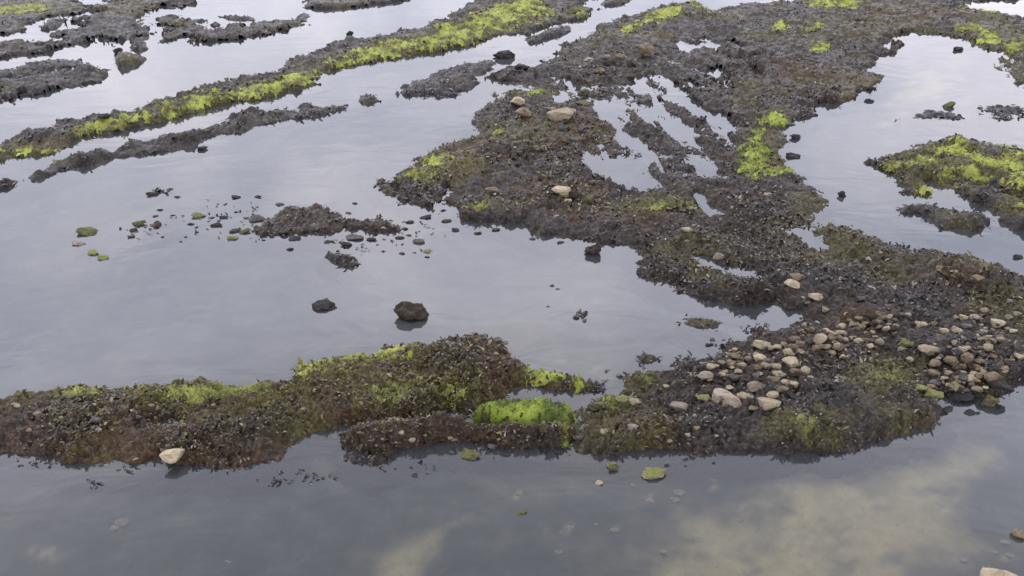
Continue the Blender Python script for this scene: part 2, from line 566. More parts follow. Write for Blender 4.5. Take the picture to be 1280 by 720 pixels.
REEF_POOLS = [
    [(765,104),(781,101),(805,94),(818,98),(812,104),(835,111),(839,121),(805,124),(785,121),(781,134),(761,143),(755,138),(775,131),(778,116),(765,109)],
    [(748,188),(761,171),(781,168),(771,188),(765,195),(781,195),(795,205),(808,195),(812,161),(825,158),(822,182),(812,205),(828,222),(855,245),(842,250),(828,235),(798,225),(771,232),(748,229),(738,219)],
    [(697,128),(707,120),(718,112),(714,125),(705,130)],
    [(850,54),(885,52),(914,54),(900,60),(870,65),(850,64),(838,60)],
    [(872,50),(905,46),(910,49),(880,52)],
    [(897,83),(917,76),(951,73),(954,79),(920,82),(900,86)],
    [(920,97),(961,91),(951,96),(925,99)],
    [(857,101),(887,92),(894,98),(890,108),(870,113),(860,119),(853,118)],
    [(853,161),(870,145),(877,148),(875,161),(860,166)],
    [(857,198),(874,178),(884,182),(887,202),(900,212),(900,222),(877,215),(867,205)],
    [(845,234),(862,245),(880,258),(891,266),(880,270),(862,258),(850,248)],
    [(985,290),(1011,286),(1025,304),(1035,312),(1018,309),(1001,297)],
    [(865,321),(884,327),(904,331),(931,334),(947,345),(947,354),(968,363),(941,356),(917,348),(894,338)],
    [(1206,7),(1230,0),(1280,-2),(1330,2),(1290,24),(1250,20),(1220,15)],
    [(1104,60),(1112,55),(1120,58),(1110,64)],
    [(783,150),(790,140),(800,138),(795,150),(788,158)],
    [(818,140),(826,128),(834,130),(830,142),(822,150)],
]
ledge('rock_reef', 'broad weed-covered reef holding tide pools, the largest rock, ending in the cobble spit', 'reef',
      REEF, REEF_POOLS, h=0.08, wf=0.13, wb=0.7, micro=0.028, low=0.5, silt_haze=0.06, wet=[(825,165,130,130,0,-.02),(895,80,90,50,0,.08),(560,250,60,30,0,.2),(690,115,60,40,0,.3)], brown0=0.14, lump=0.05, fronds=0.2,
      bumps=[(1060,520,150,42,0.12),(1215,352,70,18,0.12,12),(915,368,65,12,0.10,10),(1080,310,60,20,0.08),(830,545,110,18,0.08),
             (700,230,90,30,0.08),(1000,430,60,30,0.06),(1190,440,80,30,0.08),(640,190,60,30,0.08),(960,80,60,20,0.1),(760,90,50,20,0.05),(830,150,130,130,-0.035)],
      algae=[(546,208,17,11),(520,224,24,7),(625,173,12,5),(668,117,9,5),(757,148,9,5,0,0.3),(872,4,20,8),(828,22,26,8,-10),(790,38,14,5),
             (970,150,19,10,0,0.35),(948,170,12,8,0,.35),(943,203,22,22,0,0.4),(972,218,16,7,0,.35),(955,190,16,8,0,0.35),(1022,62,12,6),(1045,5,36,8),(975,36,12,6),(1018,36,12,6),
             (1236,48,20,8),(1210,38,16,6),(600,265,16,6,0,0,.5),(820,262,40,6,0,0,.4),(1245,14,40,7),(1270,60,14,10,0,0,.4),
             (1110,476,26,11,0,.1,.85),(1130,484,12,5,0,.2,.6),(1003,546,24,10,0,0,.9),(772,515,18,14,0,.5),(808,475,14,8,0,.4,.4),(760,500,10,7,0,.4,.3)],
      olive=[(560,220,70,24,0,.6),(640,170,50,20,0,.4),(830,260,80,14,0,.5),(1105,478,70,30,0,.55),(1000,545,60,25,0,.5),(905,350,60,14,12,.6),(1060,302,40,14,0,.5),(1215,340,60,14,12,.5),
             (780,510,30,16,0,.5),(960,190,40,40,0,.5),(1050,40,120,24,0,.35),(1240,40,50,40,0,.5),(620,262,60,12,0,.5)],
      brown=[(570,200,80,30),(700,250,80,30),(1010,100,90,30),(800,540,80,22),(1080,400,60,16),(1215,352,80,22),(780,275,100,20),(720,180,60,50),(1130,20,100,20)])

SLAB = [(-60,500),(8,496),(24,491),(54,488),(84,486),(134,486),(161,482),(188,479),(229,476),(252,472),(279,477),(313,477),(336,472),(363,471),(361,460),(373,450),(403,450),(430,447),(465,444),(475,434),(506,433),(536,433),(559,430),(580,427),(603,423),(623,430),(630,440),(632,449),(657,456),(667,464),(687,466),(707,472),(728,476),(751,481),(753,488),(728,488),(694,488),(660,486),(640,484),(637,494),(627,501),(600,512),(560,518),(520,528),(470,532),(430,533),(417,536),(393,541),(380,548),(367,555),(353,568),(350,575),(319,578),(286,584),(235,584),(202,582),(188,578),(161,582),(111,579),(67,577),(40,571),(0,565),(-60,555)]
ledge('rock_ledge', 'long sloping ledge with brown and olive weed, lying across the near left side', 'rock ledge',
      SLAB, [[(203,529),(214,526),(219,529),(214,533),(205,534)]], h=0.125, wf=0.24, wb=0.5, micro=0.03, low=0.3, brown0=0.62, lump=0.03, fronds=0.34,
      bumps=[(560,455,80,30,0.08),(420,480,90,30,0.04),(590,480,50,20,0.04)],
      algae=[(412,461,66,18,-4),(495,446,44,14,-4),(105,495,34,11,0,0,.45),(26,497,20,8,0,0,.3),(245,493,84,15,-3,0,.5),(180,492,26,8,0,0,.5),(320,490,30,8,0,0,.6),(500,500,40,12,0,0,.6),(560,498,44,12,0,0,.6),
             (678,470,28,13,0,.15),(724,481,12,7,0,.15)],
      olive=[(240,495,190,26,0,.9),(480,495,150,30,0,.6),(120,497,90,18,0,.7),(520,445,60,16,0,.4),(420,465,80,24,0,.7)],
      brown=[(420,505,190,30),(540,490,110,30),(250,510,160,24)])

STEP = [(413,552),(418,541),(440,534),(480,530),(530,528),(565,527),(590,534),(620,540),(660,542),(700,539),(716,540),(722,545),(708,556),(694,560),(660,558),(627,558),(613,555),(586,556),(559,558),(529,561),(500,565),(480,578),(460,576),(445,566),(425,563)]
ledge('rock_ledge', 'low dark weedy step in front of the mossy green boulder at the near shore', 'rock ledge',
      STEP, h=0.17, wf=0.2, wb=0.2, micro=0.03, brown0=0.3, lump=0.04, fronds=0.34,
      algae=[(713,554,12,6,0,.3),(552,522,18,6,0,0,.6),(690,540,30,6,0,0,.75)], olive=[(640,535,70,12,0,.5),(550,522,50,10,0,.6)], brown=[(470,545,50,18),(600,545,80,12)])
ledge('mossy_boulder', 'flat boulder topped with a bright green algae mat, behind the low dark step', 'boulder',
      [(582,522),(598,514),(620,510),(645,507),(672,506),(700,508),(715,514),(718,524),(708,533),(680,540),(650,540),(620,537),(598,532)], h=0.15, wf=0.10, wb=0.16, rough=0.3, micro=0.015, low=0.15, brown0=.3, fronds=0.1,
      algae=[(650,522,84,18,2,0.85)], olive=[(650,515,70,20,0,.8)])

DIAG = [(-60,190),(0,178),(40,165),(57,158),(97,151),(131,141),(161,138),(202,126),(235,116),(269,106),(303,96),(336,91),(363,81),(393,61),(430,50),(459,47),(492,40),(526,32),(549,24),(570,15),(586,7),(610,0),(640,-20),(740,-24),(748,-4),(722,6),(714,9),(748,12),(738,20),(721,27),(704,27),(683,32),(674,35),(654,42),(627,44),(603,50),(576,61),(549,66),(516,69),(475,76),(445,79),(425,88),(404,89),(402,98),(387,108),(356,116),(323,124),(296,129),(279,133),(256,138),(219,146),(198,156),(171,161),(145,166),(111,173),(81,182),(74,192),(0,202),(-60,212)]
ledge('rock_ledge', 'long diagonal ledge streaked with yellow-green algae along its near edge', 'rock ledge',
      DIAG, h=0.07, wf=0.2, wb=0.7, micro=0.03, silt_haze=0.3, lump=0.07, fronds=0.14,
      algae=[(28,190,38,8,-5),(132,161,38,9,-12),(238,133,50,12,-15),(343,110,70,11,-16),(430,83,26,6,-15),(490,64,70,12,-12),(570,48,66,16,-15),(620,26,46,16,-20),(655,14,30,20,0),(728,18,18,6,0,0,.4)],
      olive=[(60,186,100,14,-10,.5),(240,135,70,16,-15,.6),(500,62,110,20,-13,.7),(620,28,70,26,-15,.7)])
CHAIN = [(37,222),(47,215),(67,202),(91,198),(101,192),(118,188),(141,192),(161,180),(180,178),(192,176),(202,168),(232,165),(256,161),(279,151),(316,136),(340,138),(350,133),(363,138),(380,129),(403,133),(436,131),(434,136),(403,145),(377,148),(356,150),(323,158),(303,165),(279,168),(259,173),(239,184),(219,189),(195,192),(175,196),(141,198),(118,205),(98,210),(74,215),(54,222),(37,229)]
ledge('rock_ledge', 'narrow bare dark ledge running parallel below the algae-streaked diagonal ledge', 'rock ledge',
      CHAIN, h=0.05, wf=0.14, wb=0.5, rough=0.35, micro=0.03, silt_haze=0.15, lump=0.09, fronds=0.12, olive=[(75,203,20,6,0,.7)])
ledge('rock_ledge', 'oval dark islet alone in the channel, left of the broad reef', 'rock ledge',
      [(497,118),(501,108),(516,99),(536,97),(559,89),(586,81),(607,77),(617,79),(613,86),(603,92),(600,99),(583,108),(570,116),(549,122),(526,121)], h=0.07, wf=0.2, wb=0.6, silt_haze=0.15, rough=1.0, fronds=.14)
ledge('rock_ledge', 'tiny dark weedy islet between the narrow dark ledge and the oval islet', 'rock ledge',
      [(443,128),(450,120),(462,119),(472,123),(478,127),(460,131),(447,130)], h=0.08, wf=0.15, wb=0.4, silt_haze=0.15, rough=.5)
ledge('rock_ledge', 'purplish flat outcrop in the narrow channel, beside the yellow-green end of the diagonal ledge', 'rock ledge',
      [(657,50),(667,44),(687,37),(714,32),(712,39),(691,47),(674,54),(660,54)], h=0.1, wf=.2, wb=.5, silt_haze=.35, rough=.6)
ledge('rock_ledge', 'small dark outcrop at the very head of the narrow channel', 'rock ledge',
      [(748,7),(765,-4),(795,-6),(780,4),(757,9)], h=0.1, wf=.2, wb=.5, silt_haze=.3, rough=.6)
ledge('rock_ledge', 'greenish rock flat in the far left corner', 'rock ledge',
      [(-60,-20),(107,-20),(107,4),(101,13),(77,20),(40,23),(27,34),(23,44),(0,46),(-60,52)], h=.075, rough=2.0, wf=.2, wb=.6, silt_haze=.28, algae=[(14,16,24,5,0,0,.4),(46,12,16,5,0,0,.5)], olive=[(40,10,70,14,0,.5)], fronds=.12)
ledge('rock_ledge', 'ragged grey rock flat stretching up from the left edge to the far shallows', 'rock ledge',
      [(-60,54),(0,50),(24,49),(50,60),(62,50),(67,40),(94,37),(101,24),(128,10),(160,-10),(262,-16),(245,7),(229,12),(202,8),(185,15),(178,27),(185,34),(183,44),(161,47),(158,50),(135,57),(128,50),(118,52),(87,57),(54,64),(34,69),(0,76),(-60,84)], h=.075, rough=2.0, wf=.2, wb=.6, silt_haze=.28, lump=.06, fronds=.12, olive=[(160,12,60,16,0,.4)])
ledge('rock_ledge', 'small dark hump just off the ragged grey rock flat', 'rock ledge', [(163,52),(182,46),(184,60),(176,65),(165,62)], h=.14, wf=.2, wb=.4, silt_haze=.2, rough=.5)
ledge('rock_ledge', 'short grey outcrop in the shallows between the two far left rock flats', 'rock ledge', [(51,35),(60,26),(84,24),(80,29),(64,38),(52,38)], h=.1, wf=.2, wb=.5, silt_haze=.35, rough=.6)
ledge('rock_ledge', 'dark ledge with a raised round tip, lowest of the ledges at the far left edge', 'rock ledge',
      [(-60,108),(0,101),(60,96),(87,91),(108,86),(122,92),(119,99),(97,104),(81,113),(50,114),(30,118),(0,126),(-60,136)], h=.075, rough=2.0, wf=.18, wb=.5, silt_haze=.25, lump=.05, bumps=[(108,93,16,7,.1)], fronds=.12)
ledge('rock_ledge', 'thin broken ledge just above the ledge with the raised round tip', 'rock ledge',
      [(-60,92),(0,89),(34,81),(64,77),(91,78),(89,84),(64,89),(44,93),(20,96),(0,97),(-60,100)], h=.07, wf=.2, wb=.5, silt_haze=.3, rough=1.0, fronds=.12)
ledge('rock_ledge', 'little wedge-shaped dark rock with a greenish side, off the ragged grey flat', 'rock ledge',
      [(144,74),(151,71),(183,72),(175,79),(151,89),(145,86)], h=.14, wf=.15, wb=.4, silt_haze=.1, rough=.4, olive=[(160,78,20,8,0,.6)])
ledge('rock_ledge', 'scalloped grey ledge standing out in the bright far water', 'rock ledge',
      [(188,25),(208,18),(242,25),(232,34),(242,35),(259,39),(276,37),(286,30),(299,29),(309,34),(323,32),(336,30),(356,28),(370,30),(366,35),(340,40),(313,45),(286,49),(269,57),(249,55),(235,50),(212,50),(198,44),(195,34)], h=.075, rough=2.0, wf=.2, wb=.6, silt_haze=.28, lump=.05, olive=[(215,28,26,8,0,.4)], fronds=.12)
ledge('rock_ledge', 'slender sliver of rock behind the scalloped grey ledge', 'rock ledge', [(275,21),(300,20),(318,22),(316,25),(290,25)], h=.06, wf=.2, wb=.5, silt_haze=.35, rough=.5)
ledge('rock_ledge', 'small nub of rock right of the scalloped grey ledge', 'rock ledge', [(373,20),(380,16),(387,18),(385,27),(374,27)], h=.08, wf=.2, wb=.5, silt_haze=.35, rough=.5)
ledge('rock_ledge', 'dark rock shelf at the far edge of the water, behind the diagonal ledge', 'rock ledge',
      [(383,-20),(530,-20),(516,0),(480,5),(430,10),(400,12),(383,11)], h=.12, wf=.2, wb=.6, silt_haze=.35, fronds=.12)
ledge('rock_ledge', 'low sliver of dark rock at the left edge, below the narrow dark ledge', 'rock ledge',
      [(-40,232),(0,229),(12,226),(28,225),(20,230),(0,238),(-40,244)], h=.09, wf=.15, wb=.4, silt_haze=.15, rough=.5)
ledge('rock_ledge', 'knobbly yellow-green ledge in the pool at the right edge', 'rock ledge',
      [(1090,205),(1106,198),(1139,192),(1146,183),(1180,178),(1190,175),(1220,177),(1247,182),(1290,188),(1400,200),(1400,310),(1277,287),(1262,285),(1253,275),(1240,262),(1225,255),(1205,247),(1190,240),(1172,232),(1162,230),(1174,245),(1165,248),(1150,244),(1132,240),(1118,226),(1100,215)],
      [[(1222,234),(1240,232),(1262,242),(1290,250),(1275,254),(1250,248)]], h=.085, wf=.18, wb=.5, silt_haze=.05, lump=.08, fronds=.2,
      algae=[(1188,190,30,8,5),(1148,212,28,10,0,0,.25),(1228,205,40,8,10),(1270,206,30,12,5),(1180,222,18,7),(1272,232,20,8,0,0,.2),(1160,238,18,7,0,0,.3),(1250,186,28,5,0,0,.3),(1278,262,16,10,0,0,.3),(1212,222,26,7,0,0,.25),(1116,210,16,6,0,0,.6)],
      olive=[(1200,210,110,36,5,.8),(1270,255,30,30,0,.7)])
ledge('rock_ledge', 'brown-black weedy outcrop in the pool just below the knobbly yellow-green ledge', 'rock ledge',
      [(1119,262),(1129,257),(1149,252),(1173,260),(1200,267),(1220,267),(1240,277),(1230,285),(1213,290),(1193,285),(1185,288),(1172,284),(1160,275),(1145,268),(1130,268)], h=.11, wf=.15, wb=.3, rough=.6, silt_haze=.1, olive=[(1200,275,40,12,0,.35)])
ledge('rock_ledge', 'barely emerging streak of weed in the right pool, under the round pale stone', 'rock ledge',
      [(1118,150),(1142,141),(1160,139),(1190,140),(1192,146),(1165,147),(1140,150)], h=.035, wf=.3, wb=.5, rough=1.2, silt_haze=.3)
ledge('rock_ledge', 'barely emerging oval of weed near the right edge of the right pool', 'rock ledge',
      [(1226,135),(1245,132),(1265,133),(1274,137),(1268,146),(1250,147),(1235,142)], h=.035, wf=.3, wb=.5, rough=1.2, silt_haze=.3)
ledge('rock_ledge', 'dark green lens of weed awash in the middle pool, below the reef bank', 'rock ledge',
      [(843,403),(855,398),(885,397),(902,403),(895,411),(880,411),(860,408)], h=.035, wf=.2, wb=.3, rough=.5, olive=[(870,404,40,10,0,.35)])
ledge('rock_ledge', 'dark weedy scrap of rock at the mouth of the middle pool, by the cobble spit', 'rock ledge',
      [(797,446),(806,442),(818,444),(824,449),(812,454),(800,453)], h=.04, wf=.1, wb=.2, rough=.4)
ledge('rock_ledge', 'brown weedy ridge at the centre of the stone scatter in the left shallows', 'rock ledge',
      [(331,280),(356,266),(367,263),(381,264),(394,262),(408,269),(419,266),(431,273),(444,276),(467,278),(492,282),(492,287),(478,288),(456,287),(433,282),(419,288),(392,288),(375,289),(364,284),(342,289),(317,287)], h=.05, wf=.12, wb=.25, rough=1.5, lump=.03, brown0=.3, silt_haze=.1)
ledge('rock_ledge', 'small slanting weedy rock below the stone scatter in the left shallows', 'rock ledge',
      [(412,319),(431,321),(444,326),(449,331),(439,335),(430,330),(414,323)], h=.07, wf=.1, wb=.25, rough=.7, silt_haze=.1)
ledge('rock_ledge', 'flat brownish rock patch at the left end of the stone scatter', 'rock ledge',
      [(182,284),(190,276),(200,273),(212,277),(222,279),(205,284),(190,288)], h=.07, wf=.12, wb=.3, rough=.7, brown0=.4, silt_haze=.2)
ledge('rock_ledge', 'loose dark weedy rubble fringe left of the broad reef', 'rock ledge',
      [(470,236),(478,230),(490,232),(500,240),(512,252),(500,254),(488,246)], h=.05, wf=.2, wb=.4, rough=1.6, silt_haze=.1)
ledge('rock_ledge', 'dark weed cape on the near water, at the left tip of the dark step', 'rock ledge',
      [(440,572),(458,572),(478,570),(494,568),(486,580),(470,588),(452,582)], h=.04, wf=.2, wb=.2, rough=1.2)

# ------------------------------------------------------------------ stones
def stone_mesh(k, ragged=False):
    rnd = random.Random(400 + k)
    import bmesh
    bm = bmesh.new()
    bmesh.ops.create_icosphere(bm, subdivisions=4, radius=1.0)
    cuts = []
    for _ in range(rnd.randint(9, 14)):
        v = Vector((rnd.gauss(0, 1), rnd.gauss(0, 1), rnd.gauss(0, .8))).normalized()
        cuts.append((v, rnd.uniform(.5, .86)))
    off = Vector((rnd.uniform(0, 50), rnd.uniform(0, 50), rnd.uniform(0, 50)))
    for v in bm.verts:
        p = v.co.copy()
        p *= 1 + 0.22 * mnoise.noise(p * 0.9 + off)
        for nrm, d in cuts:
            e = p.dot(nrm) - d
            if e > 0:
                p -= nrm * e * 0.93
        if ragged:
            p *= 1 + 0.28 * mnoise.noise(p * 1.9 + off) + 0.14 * mnoise.noise(p * 4.5 + off) + 0.07 * mnoise.noise(p * 11 + off)
        else:
            p *= 1 + 0.07 * mnoise.noise(p * 2.7 + off) + 0.04 * mnoise.noise(p * 6.5 + off)
        v.co = p
    xs = [max(abs(v.co[i]) for v in bm.verts) for i in range(3)]
    for v in bm.verts:
        v.co = Vector((v.co.x / xs[0], v.co.y / xs[1], v.co.z / xs[2]))
    me = bpy.data.meshes.new('stone')
    bm.to_mesh(me)
    bm.free()
    for p in me.polygons:
        p.use_smooth = True
    me.materials.append(M_STONE['pale'])
    return me


STONES = [stone_mesh(k) for k in range(14)]
RAGGED = [stone_mesh(50 + k, True) for k in range(10)]


def stone(px, py, w, hh, tone, label, name='stone', cat='stone', group=None, sink=0.3, flat=1.0, rot=None, shape=None, on_bed=None, deep=0.72):
    """w, hh: size on the photograph in pixels; turned into metres by its distance"""
    kit = RAGGED if tone in ('dark', 'brown', 'olive', 'green') else STONES
    me = kit[random.randrange(len(kit)) if shape is None else shape % len(kit)]
    z = 0.0
    for _ in range(3):
        p = ground(px, py, z)
        g = height_at(p[0], p[1]) if on_bed is None else on_bed
        s = slant(p) / F
        dep = math.atan2(CAM_H - p[2], math.hypot(p[0], p[1]))
        W = w * s
        D = W * deep
        H = (hh * s - D * math.sin(dep) * 0.75) / math.cos(dep)
        H = min(max(H, 0.42 * W), 0.95 * W) * flat
        z = g + H * (0.5 - sink)
    p = ground(px, py, z)
    o = bpy.data.objects.new(name, me)
    o.location = p
    o.scale = (W / 2, D / 2, H / 2)
    a = random.uniform(-.3, .3) if rot is None else rot
    o.rotation_euler = (random.uniform(-.15, .15), random.uniform(-.15, .15), a + (math.pi if random.random() < .5 else 0))
    COL.objects.link(o)
    o.material_slots[0].link = 'OBJECT'
    o.material_slots[0].material = M_STONE[tone]
    tag(o, label, cat, group)
    return o


def c9(x, y): return 850 + x / 2.974, 360 + y / 2.974
def c2(x, y): return 425 + x / 2.974, y / 2.974


# --- stones with a look or a place of their own
stone(515, 390, 45, 38, 'brown', 'dark brown boulder standing alone in the middle of the calm pool', 'boulder', 'boulder', sink=.3, shape=1, rot=0, deep=.6)
stone(403, 383, 36, 13, 'dark', 'dark reddish rock, pointed on the left, alone in the calm pool beside the brown boulder', 'boulder', 'boulder', sink=.3, shape=5, rot=0.2, flat=.75)
stone(743, 311, 26, 19, 'brown', 'squat brown boulder in the water against the reef edge above the middle pool', 'boulder', 'boulder', sink=.12, shape=2, rot=0, deep=.5)
stone(215, 571, 34, 22, 'pale', 'cream rock lodged in the front edge of the long sloping ledge', 'boulder', 'boulder', sink=.38, shape=6, rot=.5)
stone(21, 507, 14, 8, 'pale', 'whitish stone at the left tip of the long sloping ledge')
stone(818, 593, 34, 14, 'green', 'cream and green stone alone in the near water, right of the weedy stone pair', sink=.3)
stone(766, 584, 14, 14, 'olive', 'dark green and beige stone in the near water', sink=.25)
stone(748, 603, 12, 6, 'pale', 'small pale chip beside the dark green and beige stone in the near water', sink=.3)
stone(767, 582, 18, 5, 'green', 'flat green stone awash behind the dark green and beige stone', sink=.45)
stone(653, 641, 15, 5, 'olive', 'small dark olive stone awash by itself in the near water', sink=.45)
stone(1254, 724, 56, 24, 'pale', 'big cream rock cut by the bottom right corner', 'boulder', 'boulder', sink=.2)
stone(1276, 668, 22, 14, 'tan', 'orange-tan rock at the right edge above the big cream corner rock', 'boulder', 'boulder', sink=.2)
stone(1232, 712, 12, 7, 'pale', 'small pale stone just left of the big cream corner rock')
stone(697, 143, 40, 20, 'pale', 'large flat cream boulder on the upper reef', 'boulder', 'boulder', shape=1, rot=0)
stone(689, 137, 15, 9, 'tan', 'tan block leaning on the back of the large flat cream boulder')
stone(714, 139, 14, 10, 'pale', 'cream block at the right end of the large flat cream boulder')
stone(704, 152, 16, 9, 'brown', 'brown block in front of the large flat cream boulder')
stone(647, 127, 19, 15, 'pale', 'cream boulder, upper of the leaning pair on the upper reef', 'boulder', 'boulder', sink=.15)
stone(654, 141, 21, 16, 'tan', 'tan boulder, lower of the leaning pair on the upper reef', 'boulder', 'boulder', sink=.15)
stone(807, 62, 22, 20, 'tan', 'tall brownish boulder at the far end of the upper reef beside the light pools', 'boulder', 'boulder', sink=.1)
stone(736, 75, 13, 8, 'pale', 'pale stone left of the brown rock heap on the upper reef')
stone(749, 88, 16, 10, 'tan', 'tan stone below the brown rock heap on the upper reef')
stone(763, 79, 18, 14, 'brown', 'leftmost rock of the brown heap on the upper reef', 'boulder', 'boulder')
stone(776, 72, 15, 12, 'tan', 'middle rock of the brown heap on the upper reef', 'boulder', 'boulder')
stone(788, 80, 17, 13, 'brown', 'rightmost rock of the brown heap on the upper reef', 'boulder', 'boulder')
stone(840, 58, 18, 12, 'grey', 'grey rock at the rim of the far light pool', 'boulder', 'boulder')
stone(788, 97, 16, 9, 'brown', 'reddish-brown rock at the rim of the upper light pools', 'boulder', 'boulder')
stone(731, 116, 20, 13, 'olive', 'upper of two olive rocks right of the large flat cream boulder', 'boulder', 'boulder')
stone(730, 130, 22, 12, 'olive', 'lower of two olive rocks right of the large flat cream boulder', 'boulder', 'boulder')
stone(704, 161, 12, 11, 'grey', 'grey round stone below the large flat cream boulder')
stone(718, 15, 22, 13, 'olive', 'olive boulder at the far end of the diagonal ledge', 'boulder', 'boulder')
stone(702, 237, 25, 9, 'pale', 'long cream stone at the top of the small pile on the reef', sink=.1)
stone(706, 244, 14, 8, 'tan', 'tan stone in the middle of the small pile on the reef', sink=.1)
stone(709, 251, 13, 9, 'pale', 'pale stone at the foot of the small pile on the reef', sink=.1)
stone(720, 244, 13, 14, 'brown', 'brown stone at the right of the small pile on the reef', sink=.1)
stone(737, 250, 24, 15, 'olive', 'olive-brown boulder right of the small pile on the reef', 'boulder', 'boulder')
stone(613, 238, 22, 5, 'tan', 'flat tan slab of stone on the reef left of the small pile')
stone(959, 244, 11, 9, 'pale', 'single white stone on the weed above the little pool of the reef')
stone(897, 320, 16, 15, 'pink', 'pinkish white rock beside the slit pool of the reef', 'boulder', 'boulder')
stone(860, 288, 18, 7, 'pale', 'flat pale stone on the reef left of the pinkish white rock')
stone(990, 355, 20, 16, 'pale', 'cream boulder with a flat pale cap stone, above the cobble spit', 'boulder', 'boulder')
stone(998, 346, 20, 5, 'tan', 'thin flat cap stone resting on the cream boulder above the cobble spit', sink=0)
stone(1021, 371, 21, 14, 'pale', 'cream pointed boulder below and right of the capped boulder', 'boulder', 'boulder')
stone(1031, 387, 11, 10, 'pale', 'small whitish stone just below the cream pointed boulder')
stone(1075, 373, 15, 7, 'grey', 'flat greyish stone on the weed above the cobble field')
stone(1186, 131, 18, 10, 'olive', 'round olive-pale stone standing in the right pool', sink=.2)
stone(1197, 61, 15, 8, 'dark', 'dark stone at the head of the right pool', sink=.2)
stone(995, 171, 16, 9, 'dark', 'dark stone in the right pool beside the bright green patches', sink=.2)
stone(990, 195, 23, 7, 'dark', 'flat dark stone awash in the right pool below the dark one by the green patches', sink=.4)
stone(1089, 111, 14, 9, 'dark', 'dark stone where the reef point meets the right pool', sink=.15)
stone(1053, 243, 13, 11, 'dark', 'dark stone by itself in the right pool near the reef narrows', sink=.2)
stone(1273, 321, 14, 6, 'dark', 'dark stone at the right edge, beyond the weedy bank', sink=.3)
stone(1174, 335, 14, 9, 'tan', 'tan stone on the weedy bank at the right')
stone(1222, 347, 18, 10, 'tan', 'flat tan rock set in the top of the weedy bank at the right', 'boulder', 'boulder')
stone(632, 68, 31, 11, 'dark', 'long dark rock in the channel between the oval islet and the diagonal ledge', 'boulder', 'boulder', sink=.25)
stone(148, 64, 18, 11, 'dark', 'round dark rock beside the small wedge rock in the far left water', 'boulder', 'boulder', sink=.15)
stone(131, 145, 18, 10, 'dark', 'round dark rock perched on the diagonal ledge near its left end', 'boulder', 'boulder', sink=.1)
stone(437, 42, 10, 8, 'dark', 'small dark rock in the bright water above the diagonal ledge', sink=.2)
stone(650, 85, 26, 12, 'dark', 'dark rock at the corner of the reef by the narrow channel', 'boulder', 'boulder')
stone(745, 507, 26, 15, 'olive', 'grey-green round boulder right of the mossy green boulder', 'boulder', 'boulder', sink=.15)
stone(780, 500, 22, 18, 'green', 'yellow-green boulder on the left tip of the reef, with a pale stone behind', 'boulder', 'boulder', sink=.1)
stone(794, 502, 16, 11, 'pale', 'pale stone tucked against the yellow-green boulder', sink=.1)
stone(755, 540, 16, 12, 'pink', 'pale pinkish stone in the weed on the left tip of the reef')
stone(724, 546, 16, 10, 'grey', 'grey stone in the gap right of the dark step')
stone(790, 535, 18, 11, 'pink', 'pinkish rock in the weed at the near shore of the reef')
stone(848, 508, 26, 11, 'pink', 'broad pinkish stone on the reef left of the green-tinged cobble')
stone(500, 541, 12, 10, 'pale', 'whitish stone in the face of the dark step')
stone(516, 550, 10, 8, 'pink', 'pinkish stone below the whitish one in the face of the dark step')
stone(452, 540, 14, 10, 'tan', 'orange-tan stone at the left end of the dark step')
stone(550, 521, 26, 12, 'olive', 'olive rounded rock between the long ledge and the dark step', 'boulder', 'boulder')
stone(616, 558, 14, 7, 'grey', 'grey stone at the foot of the dark step', sink=.25)
stone(586, 570, 30, 6, 'olive', 'flat olive stone awash in front of the dark step', sink=.45)
stone(48, 517, 12, 9, 'pink', 'pale pinkish stone on the left part of the long sloping ledge')
stone(120, 525, 16, 11, 'grey', 'grey stone on the long sloping ledge, nearer than the pale pinkish one')
stone(253, 185, 15, 6, 'dark', 'small dark rock just below the narrow dark ledge', sink=.2)

